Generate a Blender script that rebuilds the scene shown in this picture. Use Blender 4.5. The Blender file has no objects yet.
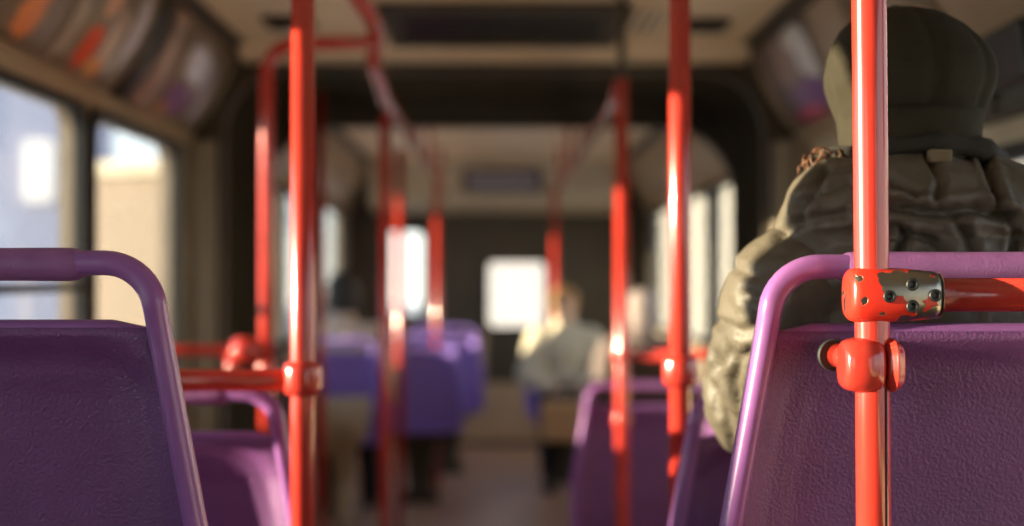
import bpy, bmesh, math, random
from mathutils import Vector, Matrix, noise
random.seed(7)
C = bpy.context.scene.collection
PI = math.pi
CAMZ = 1.35
F = 1422.0          # focal length in pixels of the 1024 px wide frame

def P(px, py, d):
    """point at distance d (metres ahead) seen at a pixel of the photograph"""
    return Vector(((px-500)*d/F, d, CAMZ+(275-py)*d/F))

# ------------------------------------------------------------------ materials
def new_mat(name):
    m = bpy.data.materials.new(name); m.use_nodes = True
    nt = m.node_tree
    return m, nt, nt.nodes['Principled BSDF']

def mat(name, col, rough=.5, metal=0, bump=0, bscale=200, bdist=.001, var=0, vscale=5, coat=0, spec=.5, dirt=None, dscale=8, dthr=.6):
    m, nt, b = new_mat(name)
    b.inputs['Roughness'].default_value = rough
    b.inputs['Metallic'].default_value = metal
    b.inputs['Coat Weight'].default_value = coat
    b.inputs['Coat Roughness'].default_value = .08
    b.inputs['Specular IOR Level'].default_value = spec
    b.inputs['Base Color'].default_value = (*col, 1)
    tc = nt.nodes.new('ShaderNodeTexCoord')
    last = None
    if var:
        n = nt.nodes.new('ShaderNodeTexNoise'); n.inputs['Scale'].default_value = vscale; n.inputs['Detail'].default_value = 5
        nt.links.new(tc.outputs['Object'], n.inputs['Vector'])
        r = nt.nodes.new('ShaderNodeValToRGB')
        r.color_ramp.elements[0].position = .3; r.color_ramp.elements[1].position = .7
        r.color_ramp.elements[0].color = (*[c*(1-var) for c in col], 1)
        r.color_ramp.elements[1].color = (*[min(1, c*(1+var)) for c in col], 1)
        nt.links.new(n.outputs['Fac'], r.inputs['Fac']); last = r.outputs['Color']
    if dirt:
        n = nt.nodes.new('ShaderNodeTexNoise'); n.inputs['Scale'].default_value = dscale; n.inputs['Detail'].default_value = 8; n.inputs['Roughness'].default_value = .65
        nt.links.new(tc.outputs['Object'], n.inputs['Vector'])
        r = nt.nodes.new('ShaderNodeMapRange'); r.inputs[1].default_value = dthr; r.inputs[2].default_value = dthr+.06
        nt.links.new(n.outputs['Fac'], r.inputs[0])
        mx = nt.nodes.new('ShaderNodeMix'); mx.data_type = 'RGBA'
        nt.links.new(r.outputs[0], mx.inputs[0])
        if last: nt.links.new(last, mx.inputs[6])
        else: mx.inputs[6].default_value = (*col, 1)
        mx.inputs[7].default_value = (*dirt, 1); last = mx.outputs[2]
    if last: nt.links.new(last, b.inputs['Base Color'])
    if bump:
        n = nt.nodes.new('ShaderNodeTexNoise'); n.inputs['Scale'].default_value = bscale; n.inputs['Detail'].default_value = 3
        nt.links.new(tc.outputs['Object'], n.inputs['Vector'])
        bp = nt.nodes.new('ShaderNodeBump'); bp.inputs['Strength'].default_value = bump; bp.inputs['Distance'].default_value = bdist
        nt.links.new(n.outputs['Fac'], bp.inputs['Height']); nt.links.new(bp.outputs['Normal'], b.inputs['Normal'])
    return m

PURPLE = (.150, .050, .170)
M = {}
M['purple'] = mat('purple_plastic_grained', PURPLE, .40, bump=.7, bscale=300, bdist=.0024, var=.10, vscale=14)
M['purple_rim'] = mat('purple_plastic_smooth', (.27,.105,.32), .28, bump=.15, bscale=160, bdist=.0008, var=.08, vscale=20, dirt=(.10,.035,.07), dscale=60, dthr=.72)
M['purple_grip'] = mat('purple_grip_rubbery', (.27,.105,.28), .42, bump=.45, bscale=420, bdist=.001, var=.12, vscale=30, dirt=(.28,.12,.10), dscale=45, dthr=.70)
M['violet'] = mat('violet_plastic', (.34,.22,.70), .40, bump=.2, bscale=200, bdist=.001)
M['red'] = mat('red_enamel', (.52,.040,.026), .20, coat=.6, var=.10, vscale=12, spec=.6, bump=.04, bscale=60, bdist=.001)
M['red_pole'] = M['red']
M['steel'] = mat('bright_steel', (.6,.58,.55), .3, 1)
M['black'] = mat('black_plastic', (.012,.012,.012), .45)
M['rubber'] = mat('black_rubber', (.014,.015,.014), .6)
M['bellows'] = mat('bellows_fabric', (.050,.041,.025), .85, bump=.3, bscale=60, var=.2)
M['darktrim'] = mat('dark_trim', (.065,.053,.033), .6, var=.15)
M['ceiling'] = mat('ceiling_laminate', (.82,.64,.43), .42, var=.06, vscale=3)
M['cove'] = mat('cove_panel', (.40,.30,.19), .4, var=.10, vscale=3)
M['wall'] = mat('wall_laminate', (.30,.24,.17), .5, var=.1, vscale=4)
M['pillar'] = mat('pillar_paint', (.20,.16,.10), .5, var=.1)
M['cream'] = mat('cream_panel', (.55,.47,.33), .5, var=.06)
M['floor'] = mat('floor_vinyl', (.46,.29,.20), .45, var=.2, vscale=40, bump=.2, bscale=300)
M['podium'] = mat('podium_vinyl', (.10,.075,.06), .55, var=.2, vscale=40, bump=.2, bscale=300)
M['tan'] = mat('tan_laminate', (.50,.37,.23), .5, var=.1)
M['brown'] = mat('brown_plastic', (.09,.05,.035), .5, bump=.2)
M['skin'] = mat('skin', (.62,.38,.27), .5, var=.06, vscale=20)
M['fleece'] = mat('dark_trousers', (.02,.02,.025), .85, bump=.4, bscale=300)
M['shoe'] = mat('black_shoe', (.015,.014,.013), .4)

def mat_clamp():
    m, nt, b = new_mat('chipped_red_enamel_over_steel')
    tc = nt.nodes.new('ShaderNodeTexCoord')
    n = nt.nodes.new('ShaderNodeTexNoise'); n.inputs['Scale'].default_value = 42; n.inputs['Detail'].default_value = 2.0; n.inputs['Roughness'].default_value = .5
    nt.links.new(tc.outputs['Object'], n.inputs['Vector'])
    sx = nt.nodes.new('ShaderNodeSeparateXYZ'); nt.links.new(tc.outputs['Object'], sx.inputs[0])
    # worn more towards the screws at the right end, where hands rub it
    g = nt.nodes.new('ShaderNodeMapRange'); g.inputs[1].default_value = -.03; g.inputs[2].default_value = .02; g.inputs[3].default_value = -.10; g.inputs[4].default_value = .02
    nt.links.new(sx.outputs['X'], g.inputs[0])
    a = nt.nodes.new('ShaderNodeMath'); a.operation = 'ADD'; nt.links.new(n.outputs['Fac'], a.inputs[0]); nt.links.new(g.outputs[0], a.inputs[1])
    r = nt.nodes.new('ShaderNodeMapRange'); r.inputs[1].default_value = .500; r.inputs[2].default_value = .513
    nt.links.new(a.outputs[0], r.inputs[0])
    mx = nt.nodes.new('ShaderNodeMix'); mx.data_type = 'RGBA'; nt.links.new(r.outputs[0], mx.inputs[0])
    mx.inputs[6].default_value = (.72,.035,.018,1); mx.inputs[7].default_value = (.36,.33,.27,1)
    nt.links.new(mx.outputs[2], b.inputs['Base Color'])
    nt.links.new(r.outputs[0], b.inputs['Metallic'])
    b.inputs['Roughness'].default_value = .3
    bp = nt.nodes.new('ShaderNodeBump'); bp.inputs['Strength'].default_value = .5; bp.inputs['Distance'].default_value = -.0012
    nt.links.new(r.outputs[0], bp.inputs['Height']); nt.links.new(bp.outputs['Normal'], b.inputs['Normal'])
    return m
M['clamp'] = mat_clamp()

def mat_glass(name='window_glass', tint=(.93,.96,.95)):
    m = bpy.data.materials.new(name); m.use_nodes = True; nt = m.node_tree; nt.nodes.clear()
    o = nt.nodes.new('ShaderNodeOutputMaterial'); mx = nt.nodes.new('ShaderNodeMixShader')
    t = nt.nodes.new('ShaderNodeBsdfTransparent'); t.inputs[0].default_value = (*tint, 1)
    g = nt.nodes.new('ShaderNodeBsdfGlossy'); g.inputs['Roughness'].default_value = .03
    lw = nt.nodes.new('ShaderNodeLayerWeight'); lw.inputs[0].default_value = .5
    pw = nt.nodes.new('ShaderNodeMath'); pw.operation = 'POWER'; pw.inputs[1].default_value = 5; nt.links.new(lw.outputs['Facing'], pw.inputs[0])
    f = nt.nodes.new('ShaderNodeMapRange'); f.inputs[3].default_value = .03; f.inputs[4].default_value = .7; nt.links.new(pw.outputs[0], f.inputs[0])
    nt.links.new(f.outputs[0], mx.inputs[0]); nt.links.new(t.outputs[0], mx.inputs[1]); nt.links.new(g.outputs[0], mx.inputs[2])
    nt.links.new(mx.outputs[0], o.inputs[0])
    return m
M['glass'] = mat_glass()

def mat_print(name, base, blobs):
    """printed sheet: soft coloured shapes (u, v, ru, rv, colour) on a base colour, laid out in the sheet's own UVs"""
    m, nt, b = new_mat(name); b.inputs['Roughness'].default_value = .35
    uv = nt.nodes.new('ShaderNodeUVMap')
    nz = nt.nodes.new('ShaderNodeTexNoise'); nz.inputs['Scale'].default_value = 9
    nt.links.new(uv.outputs[0], nz.inputs['Vector'])
    last = None
    for (u, v, ru, rv, col) in blobs:
        s = nt.nodes.new('ShaderNodeVectorMath'); s.operation = 'SUBTRACT'; s.inputs[1].default_value = (u, v, 0)
        nt.links.new(uv.outputs[0], s.inputs[0])
        d = nt.nodes.new('ShaderNodeVectorMath'); d.operation = 'DIVIDE'; d.inputs[1].default_value = (ru, rv, 1)
        nt.links.new(s.outputs[0], d.inputs[0])
        l = nt.nodes.new('ShaderNodeVectorMath'); l.operation = 'LENGTH'; nt.links.new(d.outputs[0], l.inputs[0])
        a = nt.nodes.new('ShaderNodeMath'); a.operation = 'ADD'; nt.links.new(l.outputs['Value'], a.inputs[0]); nt.links.new(nz.outputs['Fac'], a.inputs[1])
        r = nt.nodes.new('ShaderNodeMapRange'); r.inputs[1].default_value = 1.55; r.inputs[2].default_value = 1.35
        nt.links.new(a.outputs[0], r.inputs[0])
        mx = nt.nodes.new('ShaderNodeMix'); mx.data_type = 'RGBA'; nt.links.new(r.outputs[0], mx.inputs[0])
        if last is None: mx.inputs[6].default_value = (*base, 1)
        else: nt.links.new(last, mx.inputs[6])
        mx.inputs[7].default_value = (*col, 1); last = mx.outputs[2]
    nt.links.new(last, b.inputs['Base Color'])
    return m

def mat_facade(name, wall, glass, sx, sz, mw=.55, mh=.5):
    """plain wall with a regular grid of window panes, in metres of the facade itself"""
    m, nt, b = new_mat(name); b.inputs['Roughness'].default_value = .8
    tc = nt.nodes.new('ShaderNodeTexCoord'); sp = nt.nodes.new('ShaderNodeSeparateXYZ'); nt.links.new(tc.outputs['Object'], sp.inputs[0])
    def band(src, step, frac, off=0):
        a = nt.nodes.new('ShaderNodeMath'); a.operation = 'ADD'; a.inputs[1].default_value = 100*step+off; nt.links.new(src, a.inputs[0])
        d = nt.nodes.new('ShaderNodeMath'); d.operation = 'DIVIDE'; d.inputs[1].default_value = step; nt.links.new(a.outputs[0], d.inputs[0])
        f = nt.nodes.new('ShaderNodeMath'); f.operation = 'FRACT'; nt.links.new(d.outputs[0], f.inputs[0])
        g = nt.nodes.new('ShaderNodeMath'); g.operation = 'LESS_THAN'; g.inputs[1].default_value = frac; nt.links.new(f.outputs[0], g.inputs[0])
        return g.outputs[0]
    xy = nt.nodes.new('ShaderNodeMath'); xy.operation = 'ADD'; nt.links.new(sp.outputs['X'], xy.inputs[0]); nt.links.new(sp.outputs['Y'], xy.inputs[1])
    bx_, bz_ = band(xy.outputs[0], sx, mw), band(sp.outputs['Z'], sz, mh, -.9)
    mu = nt.nodes.new('ShaderNodeMath'); mu.operation = 'MULTIPLY'; nt.links.new(bx_, mu.inputs[0]); nt.links.new(bz_, mu.inputs[1])
    mx = nt.nodes.new('ShaderNodeMix'); mx.data_type = 'RGBA'; nt.links.new(mu.outputs[0], mx.inputs[0])
    mx.inputs[6].default_value = (*wall, 1); mx.inputs[7].default_value = (*glass, 1)
    nt.links.new(mx.outputs[2], b.inputs['Base Color'])
    return m

# ------------------------------------------------------------------ object helpers
def link(name, me, m=None, parent=None, smooth=True):
    o = bpy.data.objects.new(name, me); C.objects.link(o)
    if m is not None: me.materials.append(m)
    if smooth:
        for p in me.polygons: p.use_smooth = True
    if parent: o.parent = parent
    return o

def from_bm(name, bm, m=None, parent=None, smooth=True, bevel=0, bseg=2):
    bmesh.ops.recalc_face_normals(bm, faces=bm.faces[:])
    me = bpy.data.meshes.new(name); bm.to_mesh(me); bm.free()
    o = link(name, me, m, parent, smooth)
    if bevel:
        b = o.modifiers.new('Bevel', 'BEVEL'); b.width = bevel; b.segments = bseg; b.limit_method = 'ANGLE'; b.angle_limit = .6
        w = o.modifiers.new('WN', 'WEIGHTED_NORMAL'); w.keep_sharp = True
    return o

def thing(name, label, cat, loc=(0,0,0), rz=0, group=None):
    o = bpy.data.objects.new(name, None); C.objects.link(o); o.location = loc; o.rotation_euler = (0,0,rz)
    o.empty_display_size = .1
    return tag(o, label, cat, group)
def tag(o, label, cat, group=None, kind=None):
    o['label'] = label; o['category'] = cat
    if group: o['group'] = group
    if kind: o['kind'] = kind
    return o
def structure(o): o['kind'] = 'structure'; return o

def box(bm, x0, x1, y0, y1, z0, z1):
    v = [bm.verts.new(p) for p in ((x0,y0,z0),(x1,y0,z0),(x1,y1,z0),(x0,y1,z0),(x0,y0,z1),(x1,y0,z1),(x1,y1,z1),(x0,y1,z1))]
    for f in ((0,3,2,1),(4,5,6,7),(0,1,5,4),(1,2,6,5),(2,3,7,6),(3,0,4,7)): bm.faces.new([v[i] for i in f])

def prism(bm, pts, axis, a0, a1):
    """closed outline extruded along an axis; pts are the other two coordinates in order"""
    def mk(p, a):
        return {'x': (a, p[0], p[1]), 'y': (p[0], a, p[1]), 'z': (p[0], p[1], a)}[axis]
    A = [bm.verts.new(mk(p, a0)) for p in pts]; B = [bm.verts.new(mk(p, a1)) for p in pts]
    n = len(pts)
    for i in range(n): bm.faces.new((A[i], A[(i+1)%n], B[(i+1)%n], B[i]))
    bm.faces.new(A[::-1]); bm.faces.new(B)

def fillet(pts, r, seg=8, closed=False):
    """round the corners of a polyline"""
    pts = [Vector(p) for p in pts]; n = len(pts); out = []
    for i in range(n):
        if not closed and i in (0, n-1): out.append(pts[i]); continue
        a, b, c = pts[i-1], pts[i], pts[(i+1)%n]
        rr = r[i] if isinstance(r, (list, tuple)) else r
        u, w = (a-b), (c-b); d = min(rr, u.length*.48, w.length*.48)
        p0 = b+u.normalized()*d; p1 = b+w.normalized()*d
        for k in range(seg+1):
            t = k/seg; out.append(p0*(1-t)**2 + b*2*t*(1-t) + p1*t*t)
    return out

def sweep(bm, pts, section, closed=False, ref=Vector((0,1,0))):
    """section(i, t) -> list of (a, b) offsets along side vector and ref vector"""
    pts = [Vector(p) for p in pts]; n = len(pts); rings = []
    L = [0]
    for i in range(1, n): L.append(L[-1]+(pts[i]-pts[i-1]).length)
    for i in range(n):
        if closed: t = (pts[(i+1)%n]-pts[i-1]).normalized()
        else: t = (pts[min(i+1,n-1)]-pts[max(i-1,0)]).normalized()
        rf = ref if abs(t.dot(ref)) < .95 else Vector((1,0,0))
        s = t.cross(rf).normalized(); q = s.cross(t).normalized()
        rings.append([bm.verts.new(pts[i]+s*a+q*b) for a, b in section(i, L[i]/max(L[-1],1e-9))])
    m = len(rings[0])
    for i in range(n if closed else n-1):
        A, B = rings[i], rings[(i+1)%n]
        for j in range(m): bm.faces.new((A[j], A[(j+1)%m], B[(j+1)%m], B[j]))
    if not closed: bm.faces.new(rings[0][::-1]); bm.faces.new(rings[-1])

def circ(r, n=20, ry=None):
    ry = ry or r
    return [(r*math.cos(2*PI*k/n), ry*math.sin(2*PI*k/n)) for k in range(n)]
def tube(bm, pts, r, n=20, ref=Vector((0,1,0))):
    sweep(bm, pts, lambda i, t: circ(r(t) if callable(r) else r, n), ref=ref)

def lathe(bm, prof, origin=(0,0,0), axis='z', n=24):
    o = Vector(origin); rings = []
    for r, h in prof:
        ring = []
        for k in range(n):
            a = 2*PI*k/n; c, s = r*math.cos(a), r*math.sin(a)
            ring.append(bm.verts.new(o+{'z': Vector((c,s,h)), 'y': Vector((c,h,s)), 'x': Vector((h,c,s))}[axis]))
        rings.append(ring)
    for A, B in zip(rings, rings[1:]):
        for k in range(n): bm.faces.new((A[k], A[(k+1)%n], B[(k+1)%n], B[k]))
    bm.faces.new(rings[0][::-1]); bm.faces.new(rings[-1])

def rrect(x0, x1, y0, y1, r, seg=8):
    return [(p.x, p.y) for p in fillet([(x0,y0,0),(x1,y0,0),(x1,y1,0),(x0,y1,0)], r, seg, closed=True)]

def plate_mesh(outer, holes, thick):
    """flat plate with holes, centred on z=0, as a mesh"""
    cu = bpy.data.curves.new('plate', 'CURVE'); cu.dimensions = '2D'; cu.fill_mode = 'BOTH'; cu.extrude = thick/2
    for loop in [outer]+holes:
        s = cu.splines.new('POLY'); s.points.add(len(loop)-1); s.use_cyclic_u = True
        for k, p in enumerate(loop): s.points[k].co = (p[0], p[1], 0, 1)
    o = bpy.data.objects.new('plate', cu); C.objects.link(o)
    dg = bpy.context.evaluated_depsgraph_get()
    me = bpy.data.meshes.new_from_object(o.evaluated_get(dg))
    bpy.data.objects.remove(o); bpy.data.curves.remove(cu)
    return me
# plate coordinates -> bus side wall (y, z) at x; bulkhead (x, z) at y
def side_matrix(x): return Matrix(((0,0,1,x),(1,0,0,0),(0,1,0,0),(0,0,0,1)))
def front_matrix(y): return Matrix(((1,0,0,0),(0,0,-1,y),(0,1,0,0),(0,0,0,1)))
def plate(name, outer, holes, thick, mtx, m, parent=None):
    me = plate_mesh(outer, holes, thick); me.transform(mtx)
    return link(name, me, m, parent, smooth=False)

# ------------------------------------------------------------------ the bus shell
XL, XR = -1.20, 1.16
Y0, Y1 = -1.9, 5.45          # rear car
Y2, Y3 = 6.45, 11.3          # front car
ZC = 2.22                    # ceiling
CXL, CXR = -1.0, .955        # where the flat ceiling meets the coves
WIN_T, WIN_B = 1.82, .98

bm = bmesh.new(); box(bm, XL-.06, XR+.06, Y0, 12.6, -.06, 0)
structure(from_bm('floor', bm, M['floor'], smooth=False))
# raised platforms that carry the rear seats
for nm, y0, y1, h in (('floor_platform', Y0, 1.95, .35), ('floor_platform', 1.95, 3.0, .17)):
    for x0, x1 in ((XL, -.27), (.21, XR)):
        bm = bmesh.new(); box(bm, x0, x1, y0, y1, 0, h); box(bm, x0+.002, x1-.002, y0+.002, y1+.006, h-.03, h+.004)
        structure(from_bm(nm, bm, M['podium'], smooth=False, bevel=.006))
bm = bmesh.new(); box(bm, -.27, .21, Y0, .9, .002, .30)
structure(from_bm('floor_aisle', bm, M['podium'], smooth=False, bevel=.006))

def ceiling(name, y0, y1):
    bm = bmesh.new()
    prism(bm, [(CXL-.03,ZC),(CXR+.03,ZC),(CXR+.03,ZC+.06),(CXL-.03,ZC+.06)], 'y', y0, y1)
    return structure(from_bm(name, bm, M['ceiling'], smooth=False))
ceiling('ceiling', Y0, Y1); ceiling('ceiling_front', Y2, 12.4)

def cove(name, side, y0, y1):
    xi, xo = (CXL, XL) if side < 0 else (CXR, XR)
    n = 10; pts = []
    for k in range(n+1):          # gently curved panel from the ceiling edge down to the window header
        t = k/n; b = .022*math.sin(PI*t)
        pts.append((xi+(xo-xi)*t-side*b, ZC+(1.87-ZC)*t-b))
    outer = [(p[0]+side*.05, p[1]+.04) for p in reversed(pts)]
    bm = bmesh.new(); prism(bm, pts+outer, 'y', y0, y1)
    return structure(from_bm(name, bm, M['cove'], smooth=False))
for s, nm in ((-1,'left'), (1,'right')):
    cove('trim_cove_'+nm, s, Y0, Y1); cove('trim_cove_'+nm, s, Y2, 12.4)
    # black strip where the cove meets the ceiling and the dark rail under the cove
    xi, xo = (CXL, XL) if s < 0 else (CXR, XR)
    for y0, y1 in ((Y0,Y1),(Y2,12.4)):
        bm = bmesh.new(); prism(bm, [(xi-s*.05,ZC-.004),(xi-s*.01,ZC-.022),(xi+s*.025,ZC-.04),(xi+s*.02,ZC+.01),(xi-s*.05,ZC+.002)], 'y', y0, y1)
        structure(from_bm('trim_ceiling_strip', bm, M['darktrim'], smooth=False))
        bm = bmesh.new(); prism(bm, [(xo-s*.03,1.885),(xo-s*.035,1.84),(xo-s*.002,1.835),(xo+s*.02,1.90)], 'y', y0, y1)
        structure(from_bm('trim_window_header', bm, M['cove'], smooth=False))

# windows: y0, y1, bottom, top
WL = [(-1.25,.0,WIN_B,WIN_T), (.17,1.302,WIN_B,WIN_T), (1.418,2.65,WIN_B,WIN_T), (2.78,4.045,WIN_B,WIN_T), (4.165,5.24,WIN_B,WIN_T)]
WLF = [(6.62,7.75,WIN_B,WIN_T), (7.88,8.97,WIN_B,WIN_T), (9.07,10.7,WIN_B,WIN_T)]
WR = [(-1.6,-.3,WIN_B,WIN_T), (-.15,1.2,WIN_B,WIN_T), (1.35,2.3,WIN_B,WIN_T), (2.42,3.42,WIN_B,1.615), (3.62,5.12,WIN_B,1.66)]
WRF = [(6.62,7.75,WIN_B,WIN_T), (7.88,9.05,WIN_B,WIN_T), (9.18,10.7,WIN_B,WIN_T)]
nwin = 0
def side_wall(name, side, y0, y1, wins, m):
    x = XL if side < 0 else XR
    holes = [rrect(a, b, c, d, .09) for a, b, c, d in wins]
    structure(plate(name, [(y0,0),(y1,0),(y1,1.95),(y0,1.95)], holes, .05, side_matrix(x+side*.027), m))
def window(side, a, b, c, d, slide=False):
    global nwin; nwin += 1
    x = XL if side < 0 else XR
    w = bpy.data.objects.new('window_%d' % nwin, None); C.objects.link(w); structure(w)
    g = .03
    plate('window_frame', rrect(a-g,b+g,c-g,d+g,.115), [rrect(a+.008,b-.008,c+.008,d-.008,.085)], .03, side_matrix(x-side*.006), M['rubber'], w)
    plate('window_pane', rrect(a-.005,b+.005,c-.005,d+.005,.09), [], .006, side_matrix(x+side*.03), M['glass'], w)
    if slide:
        bm = bmesh.new(); zc = c+(d-c)*.40
        box(bm, x-side*.004 if side>0 else x+side*.0, x+side*.02 if side>0 else x+.018, a+.01, b-.01, zc-.012, zc+.012)
        from_bm('glazing_bar', bm, M['rubber'], w, smooth=False)
side_wall('wall_left', -1, Y0, Y1, WL, M['wall']); side_wall('wall_left_front', -1, Y2, 12.4, WLF, M['wall'])
side_wall('wall_right', 1, Y0, Y1, WR, M['cream']); side_wall('wall_right_front', 1, Y2, 12.4, WRF, M['wall'])
for i, w in enumerate(WL): window(-1, *w, slide=(i in (0, 3)))
for w in WLF: window(-1, *w)
for w in WR: window(1, *w)
for w in WRF: window(1, *w)

# pillar covers beside the joint, left and right
for s, nm in ((-1,'left'),(1,'right')):
    x = XL if s < 0 else XR
    for y0, y1, dep in ((5.275,5.33,.04),(5.34,5.44,.12),):
        bm = bmesh.new(); prism(bm, [(x,y0),(x-s*dep*.5,y0),(x-s*dep,y0+(y1-y0)*.5),(x-s*dep,y1),(x,y1)], 'z', 0.02, 1.86)
        structure(from_bm('trim_pillar_'+nm, bm, M['pillar'], smooth=False, bevel=.004))
# rear wall behind the camera
structure(plate('wall_back', [(XL,0),(XR,0),(XR,2.26),(XL,2.26)], [], .05, front_matrix(Y0-.03), M['wall']))
# articulation: two portal frames and the folded bellows between them
def portal(name, y, thick, xo, ztop, xi, zi, r, m):
    structure(plate(name, [(XL-.05,0),(XR+.05,0),(XR+.05,ztop),(XL-.05,ztop)], [[(p[0],p[1]) for p in ([(xi[1],.02),(xi[1],zi-r)]+[(xi[1]-r+r*math.cos(a), zi-r+r*math.sin(a)) for a in [PI/2*k/10 for k in range(11)]]+[(xi[0]+r-r*math.sin(a), zi-r+r*math.cos(a)) for a in [PI/2*k/10 for k in range(11)]]+[(xi[0],.02)])]], thick, front_matrix(y), m))
portal('trim_joint_frame', 5.49, .07, 1.2, 2.235, (-1.06,1.02), 2.13, .24, M['darktrim'])
portal('trim_joint_frame', 6.41, .07, 1.2, 2.235, (-1.05,1.05), 2.015, .30, M['darktrim'])
def arch(xh, zt, r, cx=-.01):
    pts = [(cx-xh,.03),(cx-xh,zt-r)]
    pts += [(cx-xh+r-r*math.cos(a), zt-r+r*math.sin(a)) for a in [PI/2*k/8 for k in range(1,9)]]
    pts += [(cx+xh-r+r*math.sin(a), zt-r+r*math.cos(a)) for a in [PI/2*k/8 for k in range(9)]]
    pts += [(cx+xh,.03)]
    return pts
bm = bmesh.new(); rows = []
NB = 18
for k in range(NB*2+1):
    y = 5.54+(6.37-5.54)*k/(NB*2); inn = k % 2
    a = arch(1.10-.045*inn, 2.17-.05*inn, .26)
    rows.append([bm.verts.new((p[0], y, p[1])) for p in a])
for A, B in zip(rows, rows[1:]):
    for j in range(len(A)-1): bm.faces.new((A[j],A[j+1],B[j+1],B[j]))
o = from_bm('wall_bellows', bm, M['bellows'], smooth=False); structure(o)
sm = o.modifiers.new('Solid','SOLIDIFY'); sm.thickness = .008
# turntable ring on the joint floor
bm = bmesh.new(); lathe(bm, [(.98,.001),(.98,.012),(.94,.016),(0.02,.016)], (-.02,5.95,0), n=64)
structure(from_bm('floor_turntable', bm, M['podium'], smooth=False))

# beam and recessed hatch at the end of the rear ceiling
bm = bmesh.new(); prism(bm, [(5.30,ZC+.0),(5.33,ZC-.055),(5.45,ZC-.06),(5.45,ZC)], 'x', -.98, .94)
structure(from_bm('trim_ceiling_beam', bm, M['ceiling'], smooth=False, bevel=.004))
h = thing('roof_hatch', 'dark rectangular roof hatch in the tan ceiling just before the joint', 'roof hatch', (0,0,ZC))
bm = bmesh.new()
for a in ((-.40,.42,4.52,4.57),(-.40,.42,5.20,5.25),(-.40,-.35,4.57,5.20),(.37,.42,4.57,5.20)): box(bm, a[0],a[1],a[2],a[3],-.03,-.001)
from_bm('frame', bm, M['darktrim'], h, smooth=False, bevel=.004)
bm = bmesh.new(); box(bm, -.345,.365,4.575,5.195,-.012,-.004)
for k in range(5): box(bm, -.32,.34,4.63+.12*k,4.66+.12*k,-.02,-.012)
from_bm('lid', bm, M['black'], h, smooth=False, bevel=.002)
bm = bmesh.new(); tube(bm, [(-.10,4.9,-.018),(-.10,4.9,-.045),(.12,4.9,-.045),(.12,4.9,-.018)], .008, 10)
from_bm('handle', bm, M['darktrim'], h)

def ceil_vent(loc, w, d, label, n):
    t = thing('ceiling_vent', label, 'vent', loc, 0, 'vents in the rear car ceiling')
    bm = bmesh.new(); box(bm,-w/2,w/2,-d/2,-d/2+.02,-.014,-.001); box(bm,-w/2,w/2,d/2-.02,d/2,-.014,-.001)
    box(bm,-w/2,-w/2+.015,-d/2+.02,d/2-.02,-.014,-.001); box(bm,w/2-.015,w/2,-d/2+.02,d/2-.02,-.014,-.001)
    from_bm('frame', bm, M['ceiling'], t, smooth=False, bevel=.003)
    bm = bmesh.new(); box(bm,-w/2+.015,w/2-.015,-d/2+.02,d/2-.02,-.006,-.002); from_bm('grille_back', bm, M['black'], t, smooth=False)
    for k in range(n):
        x = -w/2+.015+(w-.03)*(k+.5)/n
        bm = bmesh.new(); box(bm,x-.011,x+.011,-d/2+.02,d/2-.02,-.009,-.006); from_bm('slat', bm, M['ceiling'], t, smooth=False)
ceil_vent((.475,4.82,ZC), .19, .52, 'slatted ceiling vent right of the dark roof hatch', 4)
def ceil_speaker(loc, label):
    t = thing('ceiling_speaker', label, 'speaker', loc)
    bm = bmesh.new()
    prism(bm, [p for p in rrect(-.085,.085,-.11,.11,.03)], 'z', -.016, -.001); from_bm('housing', bm, M['darktrim'], t, smooth=False, bevel=.003)
    bm = bmesh.new()
    for k in range(7): box(bm, -.065,.065,-.085+.026*k,-.078+.026*k,-.020,-.016)
    from_bm('grille', bm, M['black'], t, smooth=False)
ceil_speaker((-.72,4.86,ZC), 'small dark speaker plate at the left edge of the tan ceiling')
ceil_speaker((.70,4.90,ZC), 'small dark speaker plate at the right edge of the tan ceiling')

# front bulkhead with glazed openings, and the windscreen wall beyond it
fh = [rrect(-.10,.36,.93,1.46,.05), rrect(-.92,-.60,1.03,1.70,.07)]
structure(plate('wall_front', [(XL-.02,0),(XR+.02,0),(XR+.02,2.24),(XL-.02,2.24)], fh, .05, front_matrix(11.3), M['darktrim']))
for (a,b,c,d) in ((-.10,.36,.93,1.46),(-.92,-.60,1.03,1.70)):
    nwin += 1
    w = bpy.data.objects.new('window_%d' % nwin, None); C.objects.link(w); structure(w)
    plate('window_frame', rrect(a-.02,b+.02,c-.02,d+.02,.07), [rrect(a+.01,b-.01,c+.01,d-.01,.05)], .02, front_matrix(11.265), M['rubber'], w)
    plate('window_pane', rrect(a,b,c,d,.05), [], .006, front_matrix(11.3), M['glass'], w)
bm = bmesh.new()
for x0, x1 in ((-.98,-.42),(-.40,.42),(.44,.94)): box(bm, x0, x1, 11.245, 11.272, .03, .50)
for x0 in (-.30, -.16): box(bm, x0, x0+.05, 11.25, 11.272, .52, .92)
structure(from_bm('trim_kick_panel', bm, M['tan'], smooth=False, bevel=.004))
# header with destination display above the bulkhead
bm = bmesh.new(); prism(bm, [(10.75,ZC-.001),(10.80,1.90),(11.05,1.84),(11.27,1.84),(11.27,ZC-.001)], 'x', -1.0, .95)
structure(from_bm('trim_front_header', bm, M['cream'], smooth=False, bevel=.01))
t = thing('display_panel', 'grey display panel on the cream header above the far bulkhead', 'display', (0.02,10.765,2.06))
bm = bmesh.new(); box(bm,-.30,.30,-.02,.012,-.09,.09); from_bm('housing', bm, M['black'], t, smooth=False, bevel=.01)
bm = bmesh.new(); box(bm,-.27,.27,-.024,-.020,-.065,.065); from_bm('screen', bm, mat('grey_screen',(.30,.30,.36),.3), t, smooth=False)

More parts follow.
